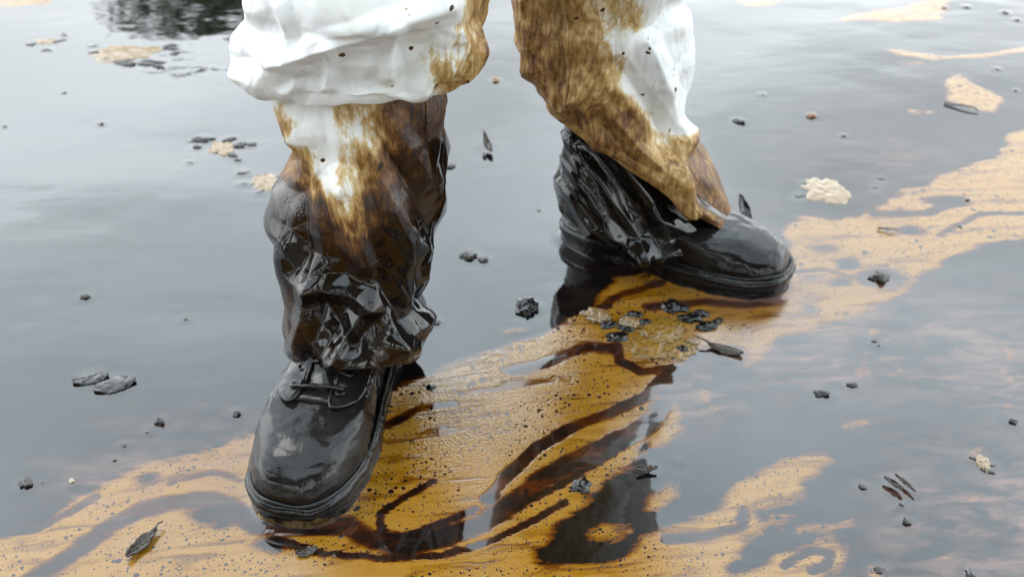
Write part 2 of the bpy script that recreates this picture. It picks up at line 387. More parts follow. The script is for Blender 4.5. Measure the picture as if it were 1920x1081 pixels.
HOLES = [(1545, 465, 18, 6), (1590, 496, 16, 8), (1655, 522, 44, 20), (1575, 528, 10, 4), (1520, 522, 18, 5), (1517, 581, 11, 6), (390, 965, 22, 9), (420, 975, 14, 8), (1430, 966, 10, 7), (1660, 365, 28, 8), (1780, 380, 30, 8), (1700, 432, 20, 6), (280, 898, 12, 5), (510, 1020, 16, 6), (1362, 668, 46, 16)]
DEBRIS_DENTS = []      # filled below, (x, y, radius)

xs = np.concatenate([-np.geomspace(1.5, 60, 26)[::-1], np.arange(-1.44, 1.441, .0052), np.geomspace(1.5, 60, 26)])
ys = np.concatenate([-np.geomspace(.02, 20, 16)[::-1], np.arange(.06, .28, .05), np.arange(.30, .62, .0085), np.arange(.62, 2.75, .0052), np.geomspace(2.82, 90, 26)])
GX, GY = np.meshgrid(xs, ys); GP = np.stack([GX.ravel(), GY.ravel()], -1)
core = (np.abs(GP[:, 0]) < 1.46) & (GP[:, 1] > .29) & (GP[:, 1] < 2.8)
CP = GP[core]
foam = np.full(len(CP), -.08)
for pl in FOAM: foam = np.maximum(foam, poly_sdf(CP, G(pl)))
for wpx, pts in WISP:
    g = G(pts); r = wpx * mpp(*pts[0])
    for a, b in zip(g[:-1], g[1:]): foam = np.maximum(foam, r - seg_dist(CP, a, b))
for hx, hy, hw, hh in HOLES:
    p = at(hx, hy); mw = hw * mpp(hx, hy); mh = hh * mpp(hx, hy) / math.sin(PITCH)
    q = np.sqrt(((CP[:, 0] - p[0]) / mw) ** 2 + ((CP[:, 1] - p[1]) / mh) ** 2)
    foam = np.minimum(foam, (q - 1) * min(mw, mh))
foam = np.clip(foam, -.05, .05)
streak = np.zeros(len(CP)); line = np.zeros(len(CP))
for wpx, stg, pts in STREAK:
    g = G(pts); D = np.full(len(CP), 9.); r = wpx * mpp(*pts[len(pts) // 2]) * 1.25
    for a, b in zip(g[:-1], g[1:]): D = np.minimum(D, seg_dist(CP, a, b))
    if wpx <= 5:
        line = np.maximum(line, np.clip(1 - (D - r * .55) / .02, 0, 1)); continue
    streak = np.maximum(streak, stg * np.clip(1.25 - D / r * .62, 0, 1))
veil = np.zeros(len(CP))
for vx, vy, r, k in VEIL:
    p = at(vx, vy)[:2]; rr = r * mpp(vx, vy) * 1.3
    veil = np.maximum(veil, 1.7 * k * np.exp(-((CP - p) ** 2).sum(1) / rr ** 2))
grain = np.zeros(len(CP))
for vx, vy, r, k in [(880, 760, 120, 1), (960, 690, 100, 1), (830, 830, 90, .8), (1040, 700, 70, .8), (960, 790, 90, 1), (1180, 640, 60, .6), (760, 740, 60, .6), (1090, 640, 60, .9)]:
    p = at(vx, vy)[:2]; rr = r * mpp(vx, vy)
    grain = np.maximum(grain, k * np.exp(-((CP - p) ** 2).sum(1) / rr ** 2))

def build_oil():
    z = np.zeros(len(CP))
    P3 = np.concatenate([CP, np.zeros((len(CP), 1))], 1)
    z += .0008 * fbm(P3 * [4.2, 7.0, 1], 2, 1) + .0002 * fbm(P3 * [12, 17, 1], 2, 2)
    for B in (BOOT_L, BOOT_R):
        o = boot_xy(B, outline(72, -.003, B['L'] + .004, B['wid'], .006))
        sd = -poly_sdf(CP, o)
        z += np.where(sd > -.012, .0028 * np.exp(-np.clip(sd, 0, 1) / .004), .0028)
    for x, y, r in DEBRIS_DENTS:
        dd = np.hypot(CP[:, 0] - x, CP[:, 1] - y)
        k = dd < r + .05
        z[k] += .0004 * np.exp(-np.clip(dd[k] - r * .8, 0, 1) / .004) - .0001 * np.exp(-((dd[k] - r - .012) / .006) ** 2)
    # thick raised tongue of emulsion between the boots
    tongue = np.clip(foam / .05, 0, 1) * np.exp(-((CP - at(950, 760)[:2]) ** 2).sum(1) / .16 ** 2)
    z += .004 * tongue
    Z = np.zeros(len(GP)); Z[core] = z
    edge = np.minimum(np.clip((1.44 - np.abs(GP[:, 0])) / .1, 0, 1), np.clip((2.74 - GP[:, 1]) / .1, 0, 1)) * np.clip((GP[:, 1] - .3) / .05, 0, 1)
    Z *= edge
    ob = mesh_obj('oily_water', np.concatenate([GP, Z[:, None]], 1), grid_faces(len(ys), len(xs), False), M['oil'])
    def full(a, f):
        r = np.full(len(GP), f); r[core] = a; return r
    attr(ob, 'foam', full(foam, -.05)); attr(ob, 'streak', full(streak, 0.)); attr(ob, 'veil', full(veil, 0.)); attr(ob, 'line', full(line, 0.)); attr(ob, 'grain', full(grain, 0.))
    tag(ob, kind='structure')
    return ob

# ------------------------------------------------------------------ the person: coverall, boots
PX = (0.0, 1.24, 0.0)
person = empty('person', PX)
tag(person, 'person in oil-stained white coverall and black boots standing in the oil', 'person')

def ringP(L, R, Fp, b, Y, e=.08):
    l, r = atY(*L, Y), atY(*R, Y); c = (l + r) / 2; f = atY(*Fp, Y - b)
    return np.concatenate([c, (r - l) / 2, f - c, [e]])
def ringW(cx, cy, cz, ax, b, e=.06, dz=0.0):
    return np.array([cx, cy, cz, ax, 0, 0, 0, -b, dz, e])
def catmull(K, n):
    K = np.asarray(K); seg = np.linalg.norm(np.diff(K[:, :3] + .7 * K[:, 6:9], axis=0), axis=1) + .3 * np.linalg.norm(np.diff(K[:, 3:6], axis=0), axis=1) + 1e-4
    seg = np.where(K[:-1, 2] > .52, seg * .25, seg)          # fewer rings above the knee
    t = np.concatenate([[0], np.cumsum(seg)]); tt = np.linspace(0, t[-1], n)
    m = np.zeros_like(K); m[1:-1] = (K[2:] - K[:-2]) / (t[2:] - t[:-2])[:, None]; m[0] = (K[1] - K[0]) / seg[0]; m[-1] = (K[-1] - K[-2]) / seg[-1]
    i = np.clip(np.searchsorted(t, tt, 'right') - 1, 0, len(seg) - 1); h = seg[i]; u = ((tt - t[i]) / h)[:, None]; h = h[:, None]
    return (2 * u ** 3 - 3 * u ** 2 + 1) * K[i] + (u ** 3 - 2 * u ** 2 + u) * h * m[i] + (-2 * u ** 3 + 3 * u ** 2) * K[i + 1] + (u ** 3 - u ** 2) * h * m[i + 1], (i + u[:, 0])
def ring_grid(K, nv, nu, sq=2.3):
    Kt, kidx = catmull(K, nv)
    th = np.linspace(0, 2 * np.pi, nu, endpoint=False)
    cx = np.sign(np.cos(th)) * np.abs(np.cos(th)) ** (2 / sq); sy = np.sign(np.sin(th)) * np.abs(np.sin(th)) ** (2 / sq)
    B = Kt[:, None, 6:9] * np.where(sy > 0, 1, 1)[None, :, None]
    T = Kt[:, None, :3] + Kt[:, None, 3:6] * cx[None, :, None] + B * sy[None, :, None]
    zb = np.where(sy < 0, .45, 0)[None, :] * Kt[:, None, 8] * -sy[None, :] * -1    # the back tilts less than the front
    T[..., 2] -= -(-zb)
    return T, Kt[:, 9], kidx
def facets(a, b, cu, cv, rg, warp):
    """piecewise flat random relief over an a x b grid, closed in the second index, creased along its cell edges"""
    v, u = np.meshgrid(np.linspace(0, cv, a), np.arange(b) / b * cu, indexing='ij')
    an = u / cu * 2 * np.pi
    Wn = np.stack([np.cos(an) * cu / 6.3, np.sin(an) * cu / 6.3, v], -1)
    sd = rg.uniform(0, 20)
    u = (u + warp * fbm(Wn * .55 + sd, 1)) % cu; v = np.clip(v + warp * fbm(Wn * .55 + sd + 9, 1), 0, cv)
    g = rg.uniform(-1, 1, (int(cv) + 2, int(cu)))
    i = np.floor(v).astype(int); j = np.floor(u).astype(int) % int(cu); fv = v - i; fu = u - np.floor(u); i2 = np.minimum(i + 1, g.shape[0] - 1); j2 = (j + 1) % int(cu)
    A, B_, C, D = g[i, j], g[i, j2], g[i2, j], g[i2, j2]; flip = ((i + j) % 2) == 0
    t1 = np.where(fu + fv < 1, A + fu * (B_ - A) + fv * (C - A), D + (1 - fu) * (C - D) + (1 - fv) * (B_ - D))
    fu2 = 1 - fu
    t2 = np.where(fu2 + fv < 1, B_ + fu2 * (A - B_) + fv * (D - B_), C + (1 - fu2) * (D - C) + (1 - fv) * (A - C))
    return np.where(flip, t1, t2)
def crumple(K, nv, nu, seed, amp=.008, sq=2.3, cell=(20, 26), folds=(), levels=0):
    rg = np.random.default_rng(seed)
    T, ev, kidx = ring_grid(K, nv, nu, sq)
    nrm = np.cross(np.roll(T, -1, 1) - np.roll(T, 1, 1), np.gradient(T, axis=0)); nrm /= np.linalg.norm(nrm, axis=2)[..., None] + 1e-9
    cen = T.mean(1, keepdims=True)
    out_ = (T - cen) / (np.linalg.norm(T - cen, axis=2)[..., None] + 1e-9)
    nrm = nrm * np.where((nrm * out_).sum(2) < 0, -1, 1)[..., None]
    nrm = .5 * nrm + .5 * out_; nrm /= np.linalg.norm(nrm, axis=2)[..., None]
    e = np.clip(ev / .1, .35, 2.4)[:, None]
    D = amp * e * (facets(nv, nu, cell[0], cell[1], rg, .6) + .52 * facets(nv, nu, cell[0] * 2, cell[1] * 2, rg, .6))
    Pp = pix(T); front = np.clip(out_[..., 1] * -2.2 + .6, 0, 1)
    calm = np.ones(D.shape); R = np.zeros(D.shape)
    for lo, hi, am, wd, pts in folds:
        pts = np.array(pts, float); best = np.full(D.shape, 1e9)
        for a, b in zip(pts[:-1], pts[1:]):
            d = b - a; t = ((Pp - a) @ d) / (d @ d); tc_ = np.clip(t, 0, 1)
            best = np.minimum(best, np.linalg.norm(Pp - a - tc_[..., None] * d, axis=2))
        f = np.clip(1 - best / wd, 0, 1) * ((kidx >= lo) & (kidx <= hi))[:, None] * front
        R += am * .0014 * f; calm = np.minimum(calm, 1 - .5 * f)
    D = D * calm + R
    X = T + nrm * D[..., None]
    S = X.copy()                                   # soften creases a touch
    S[1:-1] = (10 * S[1:-1] + S[2:] + S[:-2]) / 12; S = (10 * S + np.roll(S, 1, 1) + np.roll(S, -1, 1)) / 12
    return S, T, kidx
def idw(Pp, pts, power=3.2):
    pts = np.asarray(pts, float); num = 0; den = 0
    for x, y, v in pts:
        wgt = 1 / ((Pp[..., 0] - x) ** 2 + (Pp[..., 1] - y) ** 2 + 60) ** (power / 2); num = num + wgt * v; den = den + wgt
    return num / den

FOLD_L = [
    (0, 8.3, 7, 40, [(500, 128), (560, 112), (615, 90), (665, 78), (720, 55), (780, 32), (840, 12)]), (0, 8.3, -4, 30, [(540, 152), (620, 122), (700, 98), (780, 66), (860, 44)]),
    (0, 8.3, 5, 20, [(617, 90), (608, 170)]), (0, 8.3, 5, 24, [(742, 60), (732, 150)]), (0, 8.3, 6, 24, [(862, 40), (868, 85), (838, 140)]), (0, 8.3, 5, 22, [(520, 10), (535, 60), (540, 170)]), (0, 8.3, -6, 26, [(455, 110), (510, 140), (570, 170)]), (0, 8.3, 6, 26, [(790, 170), (830, 110), (845, 60)]),
    (10, 20, 13, 46, [(640, 350), (662, 410), (692, 500), (725, 590), (742, 650)]), (10, 20, -9, 30, [(700, 520), (735, 575), (765, 625)]), (10, 20, 9, 26, [(588, 505), (578, 590), (560, 655)]), (10, 20, -8, 34, [(550, 300), (560, 400), (572, 500)]),
    (10, 20, 8, 30, [(595, 540), (650, 548), (690, 565)]), (10, 20, -7, 24, [(600, 560), (640, 620), (655, 650)]), (10, 20, 8, 26, [(690, 565), (650, 630), (625, 680)]), (10, 20, -10, 40, [(700, 250), (760, 335), (820, 425)]), (10, 20, 10, 60, [(735, 390), (760, 450), (772, 520)]),
    (10, 20, 9, 30, [(745, 640), (785, 612), (806, 585)]), (10, 20, -8, 24, [(800, 440), (780, 520), (790, 560)]), (10, 20, 5, 20, [(535, 210), (560, 300), (552, 340)]), (10, 20, 5, 22, [(625, 195), (640, 290), (650, 350)])]
FOLD_R = [
    (0, 9.4, 12, 44, [(1222, -10), (1178, 62), (1150, 112), (1105, 165), (1065, 190)]), (0, 9.4, -7, 26, [(1255, 10), (1215, 75), (1180, 130)]), (0, 9.4, 8, 32, [(1215, 80), (1250, 170), (1266, 260)]), (0, 9.4, -7, 26, [(1155, 120), (1210, 195), (1262, 290)]), (0, 9.4, -7, 16, [(1040, -10), (1050, 100), (1056, 190)]),
    (0, 9.4, 12, 26, [(1278, 240), (1268, 310), (1292, 400)]), (0, 9.4, 5, 18, [(1090, 185), (1120, 275)]), (0, 9.4, -8, 24, [(1300, 300), (1320, 370), (1330, 410)]), (0, 9.4, 6, 18, [(985, 0), (995, 90)]), (0, 9.4, 6, 26, [(1150, 220), (1200, 280), (1270, 340)]),
    (11, 20, 8, 23, [(1064, 250), (1120, 330), (1180, 415), (1212, 470)]), (11, 20, 7, 20, [(1058, 292), (1110, 365), (1155, 445)]), (11, 20, 7, 20, [(1046, 330), (1085, 380), (1112, 432)]), (11, 20, 8, 23, [(1080, 225), (1160, 295), (1220, 375), (1250, 445)]),
    (11, 20, 9, 30, [(1205, 478), (1290, 468), (1356, 438)]), (11, 20, -6, 22, [(1100, 285), (1160, 360), (1200, 440)]), (11, 20, 6, 19, [(1230, 400), (1280, 430), (1340, 425)]), (11, 20, 6, 19, [(1140, 430), (1175, 460), (1205, 470)])]
LEG_L = [
    ringW(-.075, 1.215, .90, .125, .150, .05), ringW(-.105, 1.185, .76, .150, .150, .05), ringW(-.130, 1.145, .60, .150, .140, .07),
    ringP((452, -30), (922, -30), (690, 20), .125, 1.10, .08),
    ringP((455, 30), (917, 40), (690, 75), .125, 1.10, .17),
    ringP((437, 90), (905, 92), (680, 128), .125, 1.10, .17),
    ringP((448, 132), (880, 130), (670, 165), .122, 1.10, .17),
    ringP((478, 162), (832, 158), (665, 190), .116, 1.10, .10),
    ringP((505, 155), (815, 148), (665, 172), .095, 1.10, .05),
    ringP((512, 120), (812, 110), (665, 140), .080, 1.10, .05),
    ringP((500, 165), (830, 160), (660, 170), .085, 1.10, .05),
    ringP((518, 215), (838, 215), (665, 235), .095, 1.10, .07),
    ringP((546, 270), (839, 290), (670, 320), .100, 1.10, .09),
    ringP((543, 310), (836, 360), (672, 390), .100, 1.10, .07),
    ringP((511, 380), (830, 410), (670, 455), .098, 1.10, .07),
    ringP((509, 460), (812, 480), (662, 530), .096, 1.095, .12),
    ringP((524, 545), (795, 545), (655, 600), .098, 1.09, .12),
    ringP((541, 610), (806, 600), (655, 655), .105, 1.085, .11),
    ringP((556, 655), (800, 640), (655, 692), .108, 1.08, .08),
]
LEG_R = [
    ringW(.085, 1.265, .90, .125, .150, .05), ringW(.105, 1.285, .76, .150, .150, .05), ringW(.108, 1.33, .60, .145, .135, .06),
    ringP((958, -40), (1286, -40), (1125, 0), .11, 1.375, .07),
    ringP((966, 40), (1294, 40), (1130, 85), .11, 1.375, .13),
    ringP((972, 95), (1301, 95), (1130, 160), .11, 1.375, .13),
    ringP((1000, 140), (1288, 165), (1120, 210), .108, 1.375, .13),
    ringP((1022, 168), (1278, 230), (1140, 255), .105, 1.375, .08),
    ringP((1036, 190), (1345, 335), (1175, 300), .102, 1.375, .07),
    ringP((1046, 205), (1388, 440), (1212, 340), .098, 1.375, .06),
    ringP((1056, 205), (1372, 415), (1218, 322), .085, 1.375, .05),
    ringP((1060, 195), (1325, 375), (1210, 300), .075, 1.375, .05),
    ringP((1064, 235), (1335, 400), (1200, 345), .082, 1.375, .10),
    ringP((1064, 275), (1346, 420), (1190, 400), .088, 1.375, .10),
    ringP((1056, 320), (1352, 436), (1185, 445), .092, 1.375, .10),
    ringP((1047, 345), (1355, 442), (1185, 472), .094, 1.375, .10),
    ringP((1054, 362), (1352, 446), (1190, 482), .090, 1.375, .08),
]
ST_LU = [(480, 40, 0), (600, 60, 0), (700, 60, .02), (640, 150, .01), (760, 120, .06), (820, 60, .08), (865, 100, .26), (890, 60, .36), (905, 20, .40), (900, 95, .42), (862, 135, .30), (790, 175, .07), (830, 20, .06), (668, 20, .10), (450, 100, .02), (470, 150, .05), (540, 170, .03), (680, -60, .05), (900, -80, .40), (500, -100, .1), (680, -200, .5), (690, -330, .35), (700, -520, .04), (760, -900, .02), (850, 90, .16), (840, 150, .28)]  # dark thigh points above the frame are invented to darken the leg's mirror image
ST_LL = [(500, 190, 0.08), (520, 212, 0.28), (560, 200, 0.03), (600, 210, 0.04), (535, 240, 0.45), (570, 250, 0.03), (610, 260, 0.03), (600, 320, 0.05), (620, 295, 0.03), (556, 320, 0.50), (546, 300, 0.45), (575, 348, 0.42), (620, 340, 0.10), (650, 200, 0.30), (690, 200, 0.28), (665, 250, 0.16), (700, 265, 0.20), (643, 290, 0.22), (690, 300, 0.40), (720, 330, 0.48), (655, 345, 0.16), (650, 385, 0.24), (655, 420, 0.38), (740, 200, 0.52), (790, 190, 0.60), (760, 240, 0.57), (820, 230, 0.64), (815, 290, 0.87), (780, 310, 0.70), (740, 300, 0.58), (700, 380, 0.64), (760, 380, 0.68), (820, 380, 0.74), (530, 360, 0.72), (515, 400, 0.95), (560, 400, 0.78), (600, 395, 0.62), (630, 430, 0.60), (580, 450, 0.82), (530, 480, 1.05), (620, 500, 0.82), (680, 500, 0.78), (665, 445, 0.52), (700, 450, 0.76), (760, 450, 0.98), (810, 450, 1.07), (540, 570, 0.66), (552, 620, 0.66), (590, 560, 0.88), (640, 560, 1.00), (700, 560, 0.85), (760, 560, 1.12), (800, 600, 1.22), (600, 640, 0.82), (660, 640, 1.00), (720, 670, 0.74), (780, 640, 1.22), (570, 670, 0.82)]
ST_RU = [(980, 30, .40), (1010, 60, .42), (1000, 110, .44), (1060, 50, .38), (1100, 60, .34), (1150, 15, .24), (1180, 30, .28), (1160, 70, .14), (1110, 110, .36), (1060, 150, .42), (1030, 170, .46), (1225, 30, .01), (1200, 80, .02), (1280, 15, .07), (1270, 100, 0), (1290, 150, .01), (1230, 130, .02), (1190, 120, .08), (1150, 130, .30), (1120, 150, .36), (1080, 190, .40), (1100, 225, .40), (1130, 240, .44), (1160, 190, .38), (1170, 220, .52), (1205, 240, .50), (1180, 165, .09), (1220, 190, .03), (1250, 180, .03), (1262, 230, .03), (1238, 235, .10), (1235, 265, .2), (1262, 285, .26), (1190, 275, .44), (1140, 285, .46), (1200, 315, .42), (1250, 320, .34), (1280, 352, .38), (1258, 300, .42), (1290, 392, .42), (1312, 380, .46), (1330, 402, .48), (1302, 330, .50), (1292, 290, .53), (1325, 350, .50), (1347, 405, .50), (1286, 262, .55), (1100, -100, .3), (980, -100, .38), (1260, -100, .05), (1200, -220, .5), (1150, -330, .3), (1120, -520, .04), (1060, -900, .02)]  # thigh tone out of view is made up too, dimming its reflection in the oil

coverall = empty('coverall', (0, 0, 0)); coverall.parent = person
def uv_attrs(ob, stain): attr(ob, 'stain', np.clip(stain, 0, 1.3))
def add_leg(K, nv, nu, seed, fold, up, low, lowmin, seams, **kw):
    X, T, kidx = crumple(K, nv, nu, seed, **kw)
    X[..., 2] = np.maximum(X[..., 2], .006)
    Pp = pix(T)
    hi = idw(Pp, up); st = hi
    lowm = np.clip((kidx - fold + .2) / .4, 0, 1)[:, None]
    lo = idw(Pp, low) if low else np.full(hi.shape, lowmin)
    st = hi * (1 - lowm) + lo * lowm
    ob = mesh_obj('trouser_leg', X.reshape(-1, 3), grid_faces(nv, nu), M['fabric'], coverall)
    uv_attrs(ob, st)
    sm = ob.modifiers.new('thickness', 'SOLIDIFY'); sm.thickness = .0012; sm.offset = -1
    for col, a, b in seams:
        j = int(col * nu) % nu
        pts = X[int(a * nv):int(b * nv), j]; nb = X[int(a * nv):int(b * nv), (j + 1) % nu]; cen = X[int(a * nv):int(b * nv)].mean(1)
        o = pts - cen; o /= np.linalg.norm(o, axis=1)[:, None]
        v, f = tube(pts + o * .0004, .0010, 6)
        so = mesh_obj('seam', v, f, M['fabric'], coverall); uv_attrs(so, np.repeat(st[int(a * nv):int(b * nv), j], 6) + .05)
    return X
XL = add_leg(LEG_L, 481, 368, 11, 8.5, ST_LU, ST_LL, 1, [(.03, .55, .97), (.12, .3, .52)], amp=.0085, cell=(12, 11), folds=FOLD_L)
XR = add_leg(LEG_R, 451, 336, 23, 10.0, ST_RU, None, 1.1, [(.30, .2, .46)], amp=.0065, cell=(12, 11), folds=FOLD_R)
# body of the coverall above the frame
def tube_rings(R, nv, nu, name, seed, stain=.02, **kw):
    X, T, k = crumple(R, nv, nu, seed, **kw)
    top = X[0].mean(0); V = np.concatenate([X.reshape(-1, 3), [top]]); F = grid_faces(nv, nu).tolist() + [[nv * nu, (j + 1) % nu, j] for j in range(nu)]
    ob = mesh_obj(name, V, F, M['fabric'], coverall); uv_attrs(ob, np.full(len(V), stain)); return X
torso = [ringW(0, 1.235, 1.57, .075, .085, .03), ringW(0, 1.24, 1.50, .085, .085, .03), ringW(0, 1.24, 1.46, .14, .095, .04), ringW(0, 1.24, 1.40, .22, .12, .06), ringW(0, 1.235, 1.25, .235, .15, .08), ringW(0, 1.235, 1.05, .225, .15, .10), ringW(0, 1.24, .92, .235, .165, .09), ringW(0, 1.24, .80, .225, .165, .05), ringW(0, 1.24, .72, .13, .14, .04)]
tube_rings(torso, 97, 96, 'torso', 31, .03)
def arm(sx):
    sh, el, wr = np.array([sx * .21, 1.24, 1.40]), np.array([sx * .30, 1.25, 1.14]), np.array([sx * .29, 1.16, .93])
    R = []
    for t in np.linspace(0, 1, 7):
        p = sh + (el - sh) * min(t * 2, 1) + (wr - el) * max(t * 2 - 1, 0)
        R.append(ringW(*p, .078 - .03 * t, .078 - .03 * t, .08))
    R = [ringW(sx * .13, 1.24, 1.45, .03, .05, .04), ringW(sx * .17, 1.24, 1.43, .055, .07, .05)] + R
    tube_rings(R, 65, 48, 'sleeve', 41 + int(sx), .05)
    # gloved hand, five separate fingers, relaxed
    ed, vs_, rd = [], [wr, wr + np.array([0, -.012, -.05]), wr + np.array([0, -.02, -.095])], [.026, .034, .036]
    ed = [(0, 1), (1, 2)]
    for q, ln in zip((-.030, -.010, .011, .030), (.066, .076, .071, .054)):
        b = len(vs_); p0 = wr + np.array([0, -.02 + q, -.105])
        vs_ += [p0, p0 + np.array([-sx * .006, 0, -ln * .5]), p0 + np.array([-sx * .022, 0, -ln])]; rd += [.0105, .0095, .008]; ed += [(2, b), (b, b + 1), (b + 1, b + 2)]
    b = len(vs_); p0 = wr + np.array([-sx * .008, -.048, -.055]); vs_ += [p0, p0 + np.array([-sx * .014, -.018, -.03]), p0 + np.array([-sx * .02, -.016, -.055])]; rd += [.0125, .0105, .009]; ed += [(1, b), (b, b + 1), (b + 1, b + 2)]
    skin_obj('glove', vs_, ed, rd, M['glove'], person)
def skin_obj(name, verts, edges, rads, mat, parent, sub=2):
    me = bpy.data.meshes.new(name); o = np.array(parent.location)
    me.from_pydata([tuple(np.array(v) - o) for v in verts], edges, [])
    ob = bpy.data.objects.new(name, me); COL.objects.link(ob); ob.parent = parent; me.materials.append(mat)
    me.skin_vertices or me.attributes
    sk = ob.modifiers.new('skin', 'SKIN'); sk.use_smooth_shade = True
    if not me.skin_vertices:
        bm = bmesh.new(); bm.from_mesh(me); bm.verts.layers.skin.verify(); bm.to_mesh(me); bm.free()
    for i, r in enumerate(rads):
        sv = me.skin_vertices[0].data[i]; sv.radius = (r, r); sv.use_root = (i == 0)
    ss = ob.modifiers.new('smooth', 'SUBSURF'); ss.levels = ss.render_levels = sub
    return ob
for sx in (-1, 1): arm(sx)
# body under the clothes: legs, trunk, neck and head in one surface
bv = [(0, 1.24, .88), (0, 1.24, 1.05), (0, 1.235, 1.28), (0, 1.24, 1.44), (0, 1.235, 1.53), (0, 1.225, 1.60), (0, 1.225, 1.68), (0, 1.23, 1.74),
      (-.09, 1.21, .84), (-.13, 1.13, .50), (-.14, 1.115, .10), (.09, 1.27, .84), (.11, 1.36, .50), (.155, 1.385, .10),
      (-.17, 1.24, 1.40), (-.29, 1.25, 1.14), (-.285, 1.165, .945), (.17, 1.24, 1.40), (.29, 1.25, 1.14), (.285, 1.165, .945)]
be = [(0, 1), (1, 2), (2, 3), (3, 4), (4, 5), (5, 6), (6, 7), (0, 8), (8, 9), (9, 10), (0, 11), (11, 12), (12, 13), (3, 14), (14, 15), (15, 16), (3, 17), (17, 18), (18, 19)]
br = [.13, .12, .13, .07, .055, .075, .085, .06, .08, .058, .035, .08, .058, .035, .055, .038, .026, .055, .038, .026]
skin_obj('body', bv, be, br, M['skin'], person)
# hood, goggles, respirator
th = np.linspace(0, 2 * np.pi, 40, endpoint=False); hv = []
for k in range(17):
    a = math.pi * k / 16; r = math.sin(a)
    for t in th:
        x, y, z = .108 * r * math.cos(t), .122 * r * math.sin(t), .145 * math.cos(a)
        if y < -.06: y = -.06 - (y + .06) * -.3
        hv.append((x, 1.245 + y, 1.65 + z))
hd = mesh_obj('hood', hv, grid_faces(17, 40).tolist(), M['fabric'], person); uv_attrs(hd, np.full(len(hv), .01))
def ell(c, r, n=14, m=20, bump=0):
    V = []
    for k in range(n + 1):
        a = math.pi * k / n
        for j in range(m):
            t = 2 * math.pi * j / m; V.append((c[0] + r[0] * math.sin(a) * math.cos(t), c[1] + r[1] * math.sin(a) * math.sin(t), c[2] + r[2] * math.cos(a)))
    return V, grid_faces(n + 1, m).tolist()
gg = mesh_obj('goggles', *ell((0, 1.142, 1.672), (.078, .028, .036)), M['mask'], person)
mesh_obj('lens', *ell((0, 1.122, 1.672), (.068, .014, .028)), M['lens'], gg)
rs = mesh_obj('respirator', *ell((0, 1.142, 1.595), (.052, .045, .046)), M['mask'], person)
for sx in (-1, 1): mesh_obj('filter_cap', *ell((sx * .058, 1.118, 1.585), (.026, .02, .026)), M['mask'], rs)

